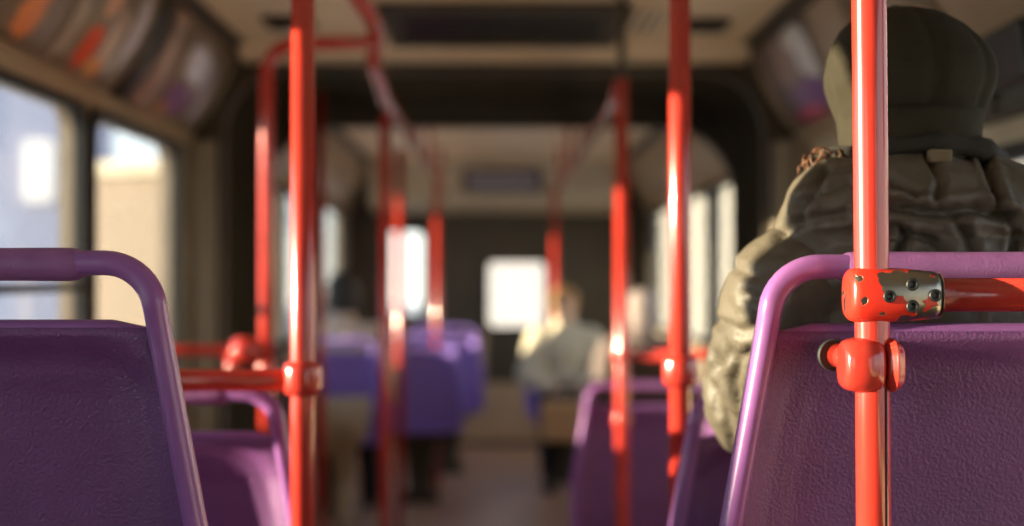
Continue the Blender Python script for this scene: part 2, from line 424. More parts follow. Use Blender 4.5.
# ------------------------------------------------------------------ printed adverts on the coves
def advert(side, y0, y1, v0, v1, label, base, blobs, name='advert_poster'):
    xi, xo = (CXL, XL) if side < 0 else (CXR, XR)
    bm = bmesh.new(); uvl = bm.loops.layers.uv.new('UVMap')
    def pt(u, v, off):
        t = 1-(v0+(v1-v0)*v); b = .022*math.sin(PI*t)+.004+off
        return Vector((xi+(xo-xi)*t-side*b, y0+(y1-y0)*u, ZC+(1.87-ZC)*t-b))
    nu, nv = 2, 8
    G = [[[bm.verts.new(pt(i/nu, j/nv, off)) for j in range(nv+1)] for i in range(nu+1)] for off in (.0015, 0)]
    for g in G:
        for i in range(nu):
            for j in range(nv):
                f = bm.faces.new((g[i][j], g[i+1][j], g[i+1][j+1], g[i][j+1]))
                for l, (a, b) in zip(f.loops, ((i,j),(i+1,j),(i+1,j+1),(i,j+1))): l[uvl].uv = (a/nu, b/nv)
    for i in range(nu):
        bm.faces.new((G[0][i][0],G[0][i+1][0],G[1][i+1][0],G[1][i][0])); bm.faces.new((G[0][i][nv],G[0][i+1][nv],G[1][i+1][nv],G[1][i][nv]))
    for j in range(nv):
        bm.faces.new((G[0][0][j],G[0][0][j+1],G[1][0][j+1],G[1][0][j])); bm.faces.new((G[0][nu][j],G[0][nu][j+1],G[1][nu][j+1],G[1][nu][j]))
    o = from_bm(name, bm, mat_print(label[:40], base, blobs))
    return tag(o, label, 'poster', 'adverts on the coves')
advert(-1, 3.05, 3.56, .12, .92, 'dark advert with an orange flash, nearest the camera on the left cove', (.24,.18,.12),
       [(.62,.30,.16,.26,(1,.30,.05)), (.92,.35,.2,.3,(.3,.24,.18))])
advert(-1, 3.60, 4.22, .12, .92, 'advert with red and orange spots over the gap between the left windows', (.27,.205,.14),
       [(.05,.35,.10,.35,(.50,.38,.30)), (.40,.75,.10,.2,(.75,.40,.22)), (.38,.28,.10,.26,(.85,.09,.03)), (.62,.35,.09,.42,(.75,.62,.48)), (.60,.12,.13,.12,(.9,.42,.12)), (.86,.62,.10,.35,(.85,.82,.92)), (.80,.22,.10,.12,(.55,.55,.5))])
advert(-1, 4.26, 4.45, .10, .92, 'narrow black advert beside the pink strip on the left cove', (.016,.014,.012),
       [(.5,.2,.2,.1,(.03,.03,.03))])
advert(-1, 4.47, 4.68, .08, .94, 'narrow dusty pink advert strip on the left cove', (.50,.34,.27),
       [(.5,.3,.5,.2,(.42,.26,.22)), (.4,.8,.3,.1,(.30,.22,.18))])
advert(-1, 4.73, 5.34, .12, .90, 'lavender and purple advert at the joint end of the left cove', (.26,.20,.15),
       [(.35,.68,.30,.22,(.80,.78,.95)), (.30,.25,.32,.22,(.25,.12,.30)), (.82,.25,.12,.26,(.60,.58,.72)), (.70,.62,.15,.2,(.55,.48,.6)), (.12,.05,.15,.12,(.55,.28,.18))])
advert(1, 4.50, 5.30, .12, .92, 'advert with white and purple patches on the right cove', (.20,.15,.14),
       [(.32,.90,.20,.14,(.85,.83,.78)), (.22,.62,.16,.30,(.80,.80,.82)), (.66,.72,.22,.26,(.50,.36,.30)), (.42,.28,.34,.20,(.26,.14,.36)), (.62,.08,.22,.14,(.70,.12,.26))])
advert(1, 3.4, 4.1, .12, .92, 'brown advert on the right cove nearer the hatted passenger', (.22,.16,.10), [(.5,.6,.3,.3,(.32,.24,.15))])

# dark ventilator housing high on the right wall and its bracket
t = thing('wall_ventilator', 'black ventilator box high on the right wall beyond the hatted passenger', 'ventilator', (XR,3.05,1.79))
bm = bmesh.new(); prism(bm, [(-.16,-.06),(-.18,.05),(-.08,.07),(-.001,.07),(-.001,-.09),(-.07,-.09)], 'y', -.36, .30); from_bm('housing', bm, M['black'], t, smooth=False, bevel=.012)
bm = bmesh.new(); tube(bm, [(-.13,-.30,-.07),(-.13,-.30,-.115),(-.13,-.10,-.115),(-.13,-.10,-.07)], .010, 10); from_bm('handle', bm, M['darktrim'], t)

# ------------------------------------------------------------------ seats
def smoothstep(a, b, x):
    t = max(0, min(1, (x-a)/(b-a))); return t*t*(3-2*t)

SEAT_H = 1.01
def make_seat(name, label, loc, mats=('purple','purple_rim','purple_grip'), group=None, rz=0, ped='box', hi=False, base_h=.02):
    """a moulded passenger seat; local +y is the way the passenger faces, the shell's back lies near y=0"""
    t = thing(name, label, 'seat', loc, rz, group)
    H = SEAT_H
    def hw(z):                      # half width of the rim's centre line
        return .196+.045*max(0,min(1,(H-.05-z)/.27))
    def yb(z):                      # rake
        return .0+.16*max(0,(H-z))*.55+.10*max(0,(H-.35-z))**1.5
    zr = H-.0135
    # ---- rim: tube up one side, over the top, down the other
    side = [Vector((-hw(z), yb(z), z)) for z in [.44+(H-.065-.44)*k/12 for k in range(13)]]
    xc = hw(H-.065)
    corner = [Vector((-xc+ .052*(1-math.cos(a)), yb(H-.02), H-.065+(.065-.0135)*math.sin(a))) for a in [PI/2*k/10 for k in range(1,11)]]
    top = [Vector((x, 0.009, zr)) for x in [(-xc+.052)+(2*(xc-.052))*k/6 for k in range(1,6)]]
    left = side+corner; right = [Vector((-p.x,p.y,p.z)) for p in reversed(left)]
    pts = left+top+right
    def sec(i, tt):
        p = pts[i]
        up = smoothstep(H-.08, H-.02, p.z)
        a = .0115+.0013*up; b = .0175-.0045*up
        n = 20; out = []
        for k in range(n):
            th = 2*PI*k/n; c, s = math.cos(th), math.sin(th)
            e = .8
            out.append((a*math.copysign(abs(c)**e, c), b*math.copysign(abs(s)**e, s)))
        return out
    bm = bmesh.new(); sweep(bm, pts, sec)
    # crossbar below the hand gap, part of the same moulding
    zb = H-.080
    xb = hw(zb)
    def csec(i, tt): return circ(.0085, 14, .013)
    bm2pts = []
    for k in range(25):
        x = -xb+2*xb*k/24; e = smoothstep(.0, .05, xb-abs(x))
        bm2pts.append(Vector((x, .016, zb-.014*(1-e))))
    sweep(bm, bm2pts, lambda i, tt: circ(.0080+.006*(1-smoothstep(0,.035,xb-abs(bm2pts[i].x))), 14, .013))
    from_bm('frame', bm, M[mats[1]], t)
    # ---- grip sleeve on the top bar
    gx = xc-.085
    prof = [(-gx-.014,.0125),(-gx-.010,.0145),(-gx-.003,.0176),(-gx+.004,.0185)]+[(-gx+.004+(2*gx-.008)*k/10,.0187-.0006*math.sin(PI*k/10)) for k in range(1,10)]
    prof += [(-a, r) for a, r in reversed(prof[:4])]
    bm = bmesh.new()
    gp = [Vector((a, .009, zr-.0015)) for a, r in prof]
    sweep(bm, gp, lambda i, tt: circ(prof[i][1]*.93, 24, prof[i][1]))
    from_bm('grip', bm, M[mats[2]], t)
    # ---- backrest shell: dished panel inside the rim
    nx, nz = 44, 44
    z0, z1 = .43, H-.080
    bm = bmesh.new()
    def surf(u, v, front):
        z = z0+(z1-z0)*v
        w = hw(z)-.002
        x = u*w
        e = w-abs(x); et = z1-z
        # dish: leaves the rim with a rounded shoulder, rounded top corners
        dx, dz = max(0, .075-e), max(0, .075-et)
        dd = .075-math.hypot(dx, dz) if (dx > 0 and dz > 0) else min(e, et)
        rec = .024*smoothstep(.0, .040, dd)
        ridge = .004*smoothstep(.055,.062,dd)          # moulded line around the dished field
        y = yb(z)+rec+ridge-.006+.012*(1-(u*u))*smoothstep(0,.2,et)
        return Vector((x, y+(.010 if front else 0), z))
    A = [[bm.verts.new(surf(-1+2*i/nx, j/nz, False)) for j in range(nz+1)] for i in range(nx+1)]
    B = [[bm.verts.new(surf(-1+2*i/nx, j/nz, True)) for j in range(nz+1)] for i in range(nx+1)]
    for g in (A, B):
        for i in range(nx):
            for j in range(nz): bm.faces.new((g[i][j],g[i+1][j],g[i+1][j+1],g[i][j+1]))
    for i in range(nx):
        bm.faces.new((A[i][0],A[i+1][0],B[i+1][0],B[i][0])); bm.faces.new((A[i][nz],A[i+1][nz],B[i+1][nz],B[i][nz]))
    for j in range(nz):
        bm.faces.new((A[0][j],A[0][j+1],B[0][j+1],B[0][j])); bm.faces.new((A[nx][j],A[nx][j+1],B[nx][j+1],B[nx][j]))
    from_bm('backrest', bm, M[mats[0]], t)
    # ---- seat pan
    bm = bmesh.new(); n, k2 = 16, 20
    yA, yB = yb(.44)-.01, yb(.44)+.43
    T = []; U = []
    for i in range(n+1):
        u = -1+2*i/n; T.append([]); U.append([])
        for j in range(k2+1):
            v = j/k2; y = yA+(yB-yA)*v; w = .235-.02*v**4
            zt = .455-.022*(1-u*u)*math.sin(PI*min(1,v*1.05))+.012*abs(u)**3-.03*smoothstep(.86,1,v)
            T[i].append(bm.verts.new((u*w,y,zt))); U[i].append(bm.verts.new((u*w*.97,y,zt-.03)))
    for g in (T,U):
        for i in range(n):
            for j in range(k2): bm.faces.new((g[i][j],g[i+1][j],g[i+1][j+1],g[i][j+1]))
    for i in range(n):
        bm.faces.new((T[i][0],T[i+1][0],U[i+1][0],U[i][0])); bm.faces.new((T[i][k2],T[i+1][k2],U[i+1][k2],U[i][k2]))
    for j in range(k2):
        bm.faces.new((T[0][j],T[0][j+1],U[0][j+1],U[0][j])); bm.faces.new((T[n][j],T[n][j+1],U[n][j+1],U[n][j]))
    from_bm('seat', bm, M[mats[0]], t)
    # ---- pedestal
    bm = bmesh.new(); cy = yA+.2
    if ped == 'box':
        for z, a, b in ((.43,.17,.15),):
            rings = []
            for zz, ww, dd in ((.422,.19,.17),(.36,.10,.10),(.10,.07,.08),(.02,.11,.12),(.006,.11,.12)):
                rings.append([bm.verts.new((x, cy+y, zz)) for x, y in rrect(-ww,ww,-dd,dd,.03,4)])
            for R0, R1 in zip(rings, rings[1:]):
                for k in range(len(R0)): bm.faces.new((R0[k],R0[(k+1)%len(R0)],R1[(k+1)%len(R0)],R1[k]))
            bm.faces.new(rings[0]); bm.faces.new(rings[-1])
        from_bm('pedestal', bm, M['darktrim'], t)
    else:
        rings = []
        for zz, ww, dd, yy in ((.70,.185,.006,-.262),(.50,.16,.010,-.250),(.424,.11,.03,-.19),(.40,.08,.09,-.09),(.33,.06,.07,0),(.02,.045,.06,0),(.006,.10,.11,0)):
            rings.append([bm.verts.new((x, cy+y+yy, zz)) for x, y in rrect(-ww,ww,-dd,dd,.03,4)])
        for R0, R1 in zip(rings, rings[1:]):
            for k in range(len(R0)): bm.faces.new((R0[k],R0[(k+1)%len(R0)],R1[(k+1)%len(R0)],R1[k]))
        bm.faces.new(rings[0]); bm.faces.new(rings[-1])
        from_bm('pedestal', bm, M['tan'], t)
    return t
G1 = 'purple moulded seats of the rear car'
make_seat('passenger_seat', 'big purple moulded seat back in the left foreground, cut by the left edge', (-.552,1.46,.352+.014), group=G1)
make_seat('passenger_seat', 'big purple moulded seat back behind the near red pole, under the hatted passenger', (.476,1.46,.352+.010), group=G1)
make_seat('passenger_seat', 'purple seat just beyond the left foreground seat, under the red handrail', (-.535,2.16,.174), group=G1)
make_seat('passenger_seat', 'purple seat ahead of the hatted passenger, only its pink lit edge showing beside the sleeve', (.492,2.14,.174), group=G1)
make_seat('passenger_seat', 'blurred purple seat back crossed by the middle red pole with a clamp', (.478,4.53,0), group=G1)
V = ('violet','violet','violet')
G2 = 'violet seats of the front car'
make_seat('passenger_seat', 'violet seat on a tan pedestal under the beige-coated passenger, left in the front car', (-.87,7.65,.0), V, G2, ped='shell')
make_seat('passenger_seat', 'bright violet empty seat facing away beside the aisle, left in the front car', (-.47,8.25,.0), V, G2)
make_seat('passenger_seat', 'violet seat behind the bright violet aisle seat, left in the front car', (-.36,9.5,.0), V, G2)
make_seat('passenger_seat', 'violet seat under the passenger in light jacket, right in the front car', (.42,9.55,.0), V, G2, rz=PI)
make_seat('passenger_seat', 'dark brown seat under the passenger in grey-brown coat at the right windows', (.78,7.55,.0), ('brown','brown','brown'), None)

# ------------------------------------------------------------------ red poles and handrails
PR = .0175
def clamp_barrel(bm, xa, xb, ra, rb, ry):
    """rounded barrel along x"""
    n = 14; rings = []
    e_ = min(.009, (xb-xa)*.4)
    prof = [(xa,.60),(xa+.08*e_,.80),(xa+.40*e_,.93),(xa+e_,1.0)]
    prof += [(xa+e_+(xb-xa-2*e_)*k/6,1.0+.05*math.sin(PI*k/6)) for k in range(1,6)]
    prof += [(xb-e_,1.0),(xb-.45*e_,.96),(xb-.1*e_,.84),(xb,.60)]
    for x, s in prof:
        t = (x-xa)/(xb-xa); r = (ra+(rb-ra)*t)*s; q = ry*s
        ring = []
        for k in range(32):
            a = 2*PI*k/32; c, d = math.cos(a), math.sin(a); e = .72
            ring.append(bm.verts.new((x, q*math.copysign(abs(c)**e,c), r*math.copysign(abs(d)**e,d))))
        rings.append(ring)
    for A, B in zip(rings, rings[1:]):
        for k in range(32): bm.faces.new((A[k],A[(k+1)%32],B[(k+1)%32],B[k]))
    bm.faces.new(rings[0][::-1]); bm.faces.new(rings[-1])

def simple_clamp(t, x, y, z, h=.05, w=.028):
    bm = bmesh.new()
    lathe(bm, [(w*.72,z-h/2),(w*.95,z-h/2+.004),(w,z-h/2+.012),(w*1.03,z),(w,z+h/2-.012),(w*.95,z+h/2-.004),(w*.72,z+h/2)], (x,y,0), n=24)
    return from_bm('clamp', bm, M['red'], t)

# near right pole
px, py = .3635, 1.385
t = thing('grab_pole', 'tall sharp red grab pole in front of the right seat with a chipped clamp', 'pole', (px,py,.356), 0, 'red grab poles')
bm = bmesh.new(); tube(bm, [(.004,0,.004),(.0,0,.9),(-.003,0,1.3),(-.004,0,1.862)], PR*.97, 32, ref=Vector((0,1,0)))
from_bm('pole', bm, M['red'], t)
# thin black strip running down the lower half of the pole
bm = bmesh.new(); box(bm, .0085,.0100,-.0158,-.0130,.02,.885-.0); from_bm('dark_strip', bm, M['black'], t, smooth=False)
for zz, hh in ((.004,.012),(1.852,.010)):
    bm = bmesh.new(); lathe(bm, [(.045,zz-.003),(.045,zz+hh*.5),(.03,zz+hh*.8),(.02,zz+hh)] if zz < 1 else [(.02,zz-hh),(.03,zz-hh*.8),(.045,zz-hh*.3),(.045,zz+.008)], n=24); from_bm('flange', bm, M['red'], t)
zc = P(0,295,1.385).z-.356
rail_y = .012
bm = bmesh.new(); clamp_barrel(bm, -.0255,.0625,.0270,.0232,.0280)
c = from_bm('clamp', bm, M['clamp'], t); c.location = (0,-.001,zc); c['label'] = 'chipped clamp with four socket screws'
for sx, sz in ((.0085,-.001),(.0305,.0105),(.0305,-.0105),(.0525,.0)):
    bm = bmesh.new(); lathe(bm, [(.0062,0),(.0062,-.0016),(.0052,-.0026),(.0036,-.0026),(.0032,-.0012),(.0001,-.0012)], axis='y', n=18)
    q = from_bm('screw', bm, M['black'], c); q.location = (sx,-.0284,sz)
# steel end ring on the clamp
bm = bmesh.new(); clamp_barrel(bm, .0605,.0630,.0220,.0220,.0258); q = from_bm('end_ring', bm, M['steel'], c)
bm = bmesh.new(); tube(bm, [(.062,0,zc),(.20,0,zc),(.50,.0,zc),(.60,.0,zc),(XR-px-.002,0,zc)], .0165, 24, ref=Vector((0,1,0))); from_bm('handrail', bm, M['red'], t)
zc2 = P(0,365,1.385).z-.356
bm = bmesh.new(); clamp_barrel(bm, -.0310,.0080,.0255,.0265,.0275); cl = from_bm('clamp', bm, M['red'], t); cl.location = (0,0,zc2); cl['label'] = 'two-piece red clamp fixed to the seat back'
bm = bmesh.new(); clamp_barrel(bm, .0092,.0268,.0262,.0240,.0275); from_bm('clamp_half', bm, M['red'], cl)
bm = bmesh.new()
tube(bm, [(-.014,.006,.004),(-.019,.022,.006),(-.020,.060,.006)], lambda q: .0145-.002*q, 20)
from_bm('bracket', bm, M['red'], cl)
bm = bmesh.new(); lathe(bm, [(.0135,.054),(.0165,.052),(.0165,.064),(.0155,.068)], (-.0235,0,.006), axis='y', n=24)
from_bm('washer', bm, M['rubber'], cl)

def stanchion(px_, d, zbase, ztop, clamps, label, bar=None, zb=None, barlen=0, bottom_px=None, mt='red'):
    X = (px_-500)*d/F
    t = thing('grab_pole', label, 'pole', (X,d,zbase), 0, 'red grab poles')
    bm = bmesh.new(); tube(bm, [(0,0,.002),(0,0,(ztop-zbase)*.5),(0,0,ztop-zbase)], PR if d < 4 else .0215, 24); from_bm('pole', bm, M[mt], t)
    bm = bmesh.new(); lathe(bm, [(.045,.001),(.045,.008),(.03,.012),(.018,.016)], n=24); from_bm('flange', bm, M[mt], t)
    for cz in clamps: simple_clamp(t, 0, 0, P(0,cz,d).z-zbase)
    if bar is not None:
        z = P(0,bar,d).z-zbase; s = math.copysign(1, barlen)
        bm = bmesh.new(); tube(bm, [(0,0,z),(barlen*.5,0,z),(barlen,0,z)], .0165, 20); from_bm('handrail', bm, M[mt], t)
    return t, X
stanchion(680, 2.27, .622, ZC-.0, [371], 'red pole right of the middle, lit orange, beside the hatted passenger', bar=None)
stanchion(303, 2.07, .174, ZC-.0, [378], 'foreground red pole left of the middle, with red handrail to the left wall', bar=380, barlen=XL-(303-500)*2.07/F+.0)
tC, XC = stanchion(622, 4.42, .0, CAMZ+.605, [355,420], 'blurred middle red pole in front of the low purple seat back', bar=355, barlen=XR-(122*4.42/F))
bm = bmesh.new(); tube(bm, [(0,0,CAMZ+.60),(-.0,0,CAMZ+.68),(0,0,ZC-.002)], .013, 14); from_bm('ceiling_bracket', bm, M['darktrim'], tC)
stanchion(385, 5.36, .0, CAMZ+.60, [], 'dark red pole in shade left of the aisle under the overhead rail end')
stanchion(320, 6.0, .018, ZC-.05, [], 'faint dark red pole inside the joint behind the left foreground pole')
stanchion(437, 9.0, .0, CAMZ+.615, [], 'far orange-lit pole left of the aisle above the violet seat')
stanchion(400, 6.9, .0, CAMZ+.615, [], 'far red pole with a short lit stretch just left of the brightest one')
stanchion(555, 10.0, .0, CAMZ+.615, [], 'far orange-lit pole right of the aisle behind the passenger in light jacket')

# arched pole on the left: vertical, bent over at the top and joined to the overhead rail
d = 3.95
t = thing('grab_pole', 'red pole on the left bent over at the top into a cross bar', 'pole', (0,0,0), 0, 'red grab poles')
X = (267-500)*d/F; zt = P(0,43,d).z; XR_ = (377-500)*d/F
pts = fillet([(X,d,.002),(X,d,zt),(XR_,d,zt)], .10, 10)
bm = bmesh.new(); tube(bm, pts, .020, 24); from_bm('pole', bm, M['red'], t)
bm = bmesh.new(); lathe(bm, [(.045,.001),(.045,.008),(.03,.012),(.018,.016)], (X,d,0), n=24); from_bm('flange', bm, M['red'], t)
for cz in (370,393): simple_clamp(t, X, d, P(0,cz,d).z)
for cz, xe in ((350, XL), (384, XL)):
    z = P(0,cz,d).z; bm = bmesh.new(); tube(bm, [(X,d,z),((X+xe)/2,d,z),(xe,d,z)], .0165, 20); from_bm('handrail', bm, M['red'], t)
zz = P(0,350,d).z
bm = bmesh.new(); lathe(bm, [(.02,-.035),(.034,-.025),(.038,0),(.034,.025),(.02,.035)], ((245-500)*d/F,d,zz), axis='x', n=24); from_bm('joint', bm, M['red'], t)
bm = bmesh.new(); tube(bm, [((232-500)*d/F,d,zz),((232-500)*d/F,d,P(0,388,d).z)], .0165, 16); from_bm('riser', bm, M['red'], t)

# overhead rails: from the ceiling down and forward along the front car
def overhead(s, label, start, gap=True):
    t = thing('overhead_rail', label, 'handrail', (0,0,0), 0, 'red overhead rails')
    X = .405*s
    pts = fillet(start+[Vector((X,10.7,CAMZ+.615))], .10, 8)
    bm = bmesh.new(); tube(bm, pts, .0235, 20, ref=Vector((1,0,0))); from_bm('rail', bm, M['red'], t)
    for y in (6.9, 8.3, 9.7):
        bm = bmesh.new(); tube(bm, [(X,y,CAMZ+.62),(X,y,ZC-.001)], .014, 14, ref=Vector((1,0,0))); from_bm('hanger', bm, M['red'], t)
    return t
overhead(-1, 'red overhead rail that snakes down from the ceiling left of the aisle', [P(352,-12,3.6), P(378,28,3.95), P(373,62,4.2), P(386,100,4.95)])
overhead(1, 'red overhead rail right of the aisle starting at the middle pole', [Vector((XC,4.42,CAMZ+.60)), Vector((.40,4.9,CAMZ+.61))])

# ------------------------------------------------------------------ figures
def uvball(bm, c, r, rot=None, seg=24, rings=14):
    c = Vector(c); r = Vector(r) if hasattr(r, '__len__') else Vector((r,r,r))
    R = rot or Matrix.Identity(3); vs = []
    top = bm.verts.new(c+R@Vector((0,0,r.z))); bot = bm.verts.new(c+R@Vector((0,0,-r.z)))
    for i in range(1, rings):
        th = PI*i/rings
        vs.append([bm.verts.new(c+R@Vector((r.x*math.sin(th)*math.cos(2*PI*k/seg), r.y*math.sin(th)*math.sin(2*PI*k/seg), r.z*math.cos(th)))) for k in range(seg)])
    for k in range(seg):
        bm.faces.new((top, vs[0][k], vs[0][(k+1)%seg])); bm.faces.new((bot, vs[-1][(k+1)%seg], vs[-1][k]))
    for A, B in zip(vs, vs[1:]):
        for k in range(seg): bm.faces.new((A[k], B[k], B[(k+1)%seg], A[(k+1)%seg]))
def cap(bm, a, b, ra, rb, n=16, mod=None, steps=1):
    a, b = Vector(a), Vector(b)
    t = (b-a); L = t.length; t.normalize()
    ref = Vector((0,0,1)) if abs(t.z) < .9 else Vector((1,0,0))
    s = t.cross(ref).normalized(); q = s.cross(t).normalized()
    prof = []
    for k in range(5): th = PI/2*(1-(k+.3)/5.3); prof.append((-ra*math.sin(th), ra*math.cos(th)))
    for k in range(steps+1):
        f = k/steps; r = ra+(rb-ra)*f
        if mod: r *= mod(f)
        prof.append((L*f, r))
    for k in range(4,-1,-1): th = PI/2*(1-(k+.3)/5.3); prof.append((L+rb*math.sin(th), rb*math.cos(th)))
    rings = [[bm.verts.new(a+t*h+s*(r*math.cos(2*PI*k/n))+q*(r*math.sin(2*PI*k/n))) for k in range(n)] for h, r in prof]
    for A, B in zip(rings, rings[1:]):
        for k in range(n): bm.faces.new((A[k],A[(k+1)%n],B[(k+1)%n],B[k]))
    bm.faces.new(rings[0][::-1]); bm.faces.new(rings[-1])

def fuse(name, bm, voxel, m, parent=None, smooth=4, fn=None):
    """one continuous skin over overlapping volumes"""
    bmesh.ops.recalc_face_normals(bm, faces=bm.faces[:])
    me = bpy.data.meshes.new(name); bm.to_mesh(me); bm.free()
    o = bpy.data.objects.new(name, me); C.objects.link(o)
    r = o.modifiers.new('R','REMESH'); r.mode = 'VOXEL'; r.voxel_size = voxel
    s = o.modifiers.new('S','SMOOTH'); s.iterations = smooth; s.factor = .5
    dg = bpy.context.evaluated_depsgraph_get(); dg.update()
    me2 = bpy.data.meshes.new_from_object(o.evaluated_get(dg))
    bpy.data.objects.remove(o); bpy.data.meshes.remove(me)
    if fn:
        ns = [v.normal.copy() for v in me2.vertices]
        for v, n_ in zip(me2.vertices, ns): v.co = v.co+n_*fn(v.co, n_)
    me2.name = name
    return link(name, me2, m, parent)

def add_hand(bm, w, f, up, side):
    """hand at wrist w; f fingers' direction, up = back of the hand, side = +1 thumb towards s"""
    f = f.normalized(); s = f.cross(up).normalized()*side; up = s.cross(f).normalized()*side
    up = up.normalized()
    cap(bm, w, w+f*.03, .022, .026); 
    R = Matrix((s, f, up)).transposed()
    uvball(bm, w+f*.055, (.040,.050,.017), R)
    for k, (off, L) in enumerate(((.029,.068),(.010,.078),(-.009,.072),(-.027,.056))):
        b = w+f*.092+s*off; r = .0088-.0006*k
        d1 = (f*.92-up*.38).normalized(); d2 = (f*.55-up*.83).normalized(); d3 = (f*.1-up*.99).normalized()
        j1 = b+d1*L*.45; j2 = j1+d2*L*.32; j3 = j2+d3*L*.25
        cap(bm, b-f*.02, b, r, r, 10); cap(bm, b, j1, r, r*.95, 10); cap(bm, j1, j2, r*.95, r*.88, 10); cap(bm, j2, j3, r*.88, r*.75, 10)
    tb = w+f*.03+s*.028; t1 = tb+(f*.6+s*.7-up*.3).normalized()*.036; t2 = t1+(f*.9+s*.25-up*.4).normalized()*.030
    cap(bm, tb-s*.012, t1, .013, .0105, 10); cap(bm, t1, t2, .0105, .0085, 10)

def add_head(bm, h, fy=1, tilt=0):
    """head centred on h, looking along local +y*fy"""
    h = Vector(h)
    uvball(bm, h+Vector((0,-.008*fy,.028)), (.076,.094,.088))
    uvball(bm, h+Vector((0,.030*fy,-.038)), (.058,.062,.075))
    uvball(bm, h+Vector((0,.062*fy,-.085)), (.030,.026,.022))
    cap(bm, h+Vector((0,.088*fy,.018)), h+Vector((0,.104*fy,-.018)), .009, .014, 10)
    uvball(bm, h+Vector((0,.088*fy,-.050)), (.022,.010,.006)); uvball(bm, h+Vector((0,.086*fy,-.060)), (.019,.010,.006))
    uvball(bm, h+Vector((0,.078*fy,.030)), (.050,.014,.010))
    for s in (-1,1): uvball(bm, h+Vector((s*.071,-.004*fy,-.004)), (.009,.018,.029))

def person(name, label, loc, rz, J, mats, voxel=.008, jk=None, tr=None, puff=.02, hair=None, fnj=None, hands=True):
    """seated figure; loc is the seat surface point under the pelvis, local +y the way they face"""
    skin, jm, tm = mats
    bm = bmesh.new()
    # torso
    uvball(bm, J['pelvis'], (.155,.115,.115)); cap(bm, J['pelvis'], J['waist'], .115, .110); 
    uvball(bm, J['chest'], (.150,.105,.17)); cap(bm, J['waist'], J['chest'], .11, .11)
    cap(bm, Vector(J['shL']), Vector(J['shR']), .055, .055); cap(bm, J['chest'], J['neck'], .07, .056); cap(bm, J['neck'], Vector(J['head'])-Vector((0,.02,.04)), .055, .052)
    add_head(bm, J['head'])
    for s in 'LR':
        cap(bm, J['sh'+s], J['el'+s], .050, .040); cap(bm, J['el'+s], J['wr'+s], .040, .026)
        cap(bm, J['hip'+s], J['kn'+s], .080, .056); cap(bm, J['kn'+s], J['an'+s], .054, .036); cap(bm, J['an'+s], J['to'+s], .036, .030)
        f = Vector(J['wr'+s])-Vector(J['el'+s])
        add_hand(bm, Vector(J['wr'+s]), f+Vector((0,0,-.06)), Vector((0,0,1)), 1 if s == 'R' else -1) if False else add_hand(bm, Vector(J['wr'+s]), f, Vector((0,0,1)), -1 if s == 'R' else 1)
    body = fuse(name, bm, voxel, skin)
    body.location = loc; body.rotation_euler = (0,0,rz); tag(body, label, 'person')
    # eyes
    for s in (-1,1):
        bm = bmesh.new(); uvball(bm, Vector(J['head'])+Vector((s*.031,.079,.016)), .0115, None, 12, 8)
        e = from_bm('eye', bm, mat('eye_white', (.55,.5,.45), .2), body)
    # trousers
    bm = bmesh.new()
    uvball(bm, J['pelvis'], (.175,.135,.125))
    for s in 'LR':
        cap(bm, J['hip'+s], J['kn'+s], .100, .078); cap(bm, J['kn'+s], Vector(J['an'+s])+Vector((0,0,.03)), .077, .062)
    fuse('trousers', bm, voxel*1.1, tm, body, fn=lambda c, n: .006*noise.noise(c*16))
    for s in 'LR':
        bm = bmesh.new(); a, b = Vector(J['an'+s]), Vector(J['to'+s])
        cap(bm, a+Vector((0,0,.02)), a-Vector((0,.01,.0)), .046, .047); cap(bm, a-Vector((0,.015,.012)), b, .044, .040); uvball(bm, b, (.046,.055,.034))
        fuse('shoe', bm, voxel, M['shoe'], body)
    # jacket
    bm = bmesh.new(); p = puff
    quilt = (lambda n: (lambda f: 1+.10*abs(math.sin(PI*n*f))))
    pl, wa, ch = Vector(J['pelvis']), Vector(J['waist']), Vector(J['chest'])
    uvball(bm, pl+Vector((0,0,.03)), (.165+p,.125+p,.11+p)); uvball(bm, wa, (.155+p,.115+p,.12+p)); uvball(bm, ch, (.165+p,.115+p,.17+p))
    cap(bm, J['shL'], J['shR'], .065+p, .065+p)
    cap(bm, Vector(J['neck'])-Vector((0,0,.06)), Vector(J['neck'])+Vector((0,0,.035)), .09, .074)
    for s in 'LR':
        cap(bm, J['sh'+s], J['el'+s], .062+p, .056+p, 24, quilt(4), 40); cap(bm, J['el'+s], J['wr'+s], .056+p, .036+p*.6, 24, quilt(4), 40)
    jacket = fuse('jacket', bm, voxel, jm, body, smooth=3, fn=fnj or (lambda c, n: .010*noise.noise(c*9)+.004*noise.noise(c*28)))
    if hair:
        hm, kind = hair
        bm = bmesh.new(); h = Vector(J['head'])
        uvball(bm, h+Vector((0,-.020,.038)), (.092,.100,.094)); uvball(bm, h+Vector((0,-.05,-.03)), (.078,.058,.08))
        if kind == 'long':
            for s in (-1,1): cap(bm, h+Vector((s*.07,-.02,.0)), h+Vector((s*.075,-.01,-.15)), .032, .024)
        fuse('hair', bm, .008, hm, body, fn=lambda c, n: .006*noise.noise(c*40))
    return body, jacket

def sit(lean=0, wrx=.09, **kw):
    J = dict(pelvis=(0,0,.10), waist=(0,-.01,.24), chest=(0,-.01,.40), neck=(0,.0,.55), head=(0,.03,.70),
             shL=(-.165,-.01,.49), shR=(.165,-.01,.49), elL=(-.235,.06,.24), elR=(.235,.06,.24), wrL=(-wrx,.27,.20), wrR=(wrx,.27,.20),
             hipL=(-.085,.02,.09), hipR=(.085,.02,.09), knL=(-.11,.43,.10), knR=(.11,.43,.10), anL=(-.11,.46,-.36), anR=(.11,.46,-.36),
             toL=(-.12,.58,-.41), toR=(.12,.58,-.41))
    J.update(kw)
    return {k: Vector(v) for k, v in J.items()}

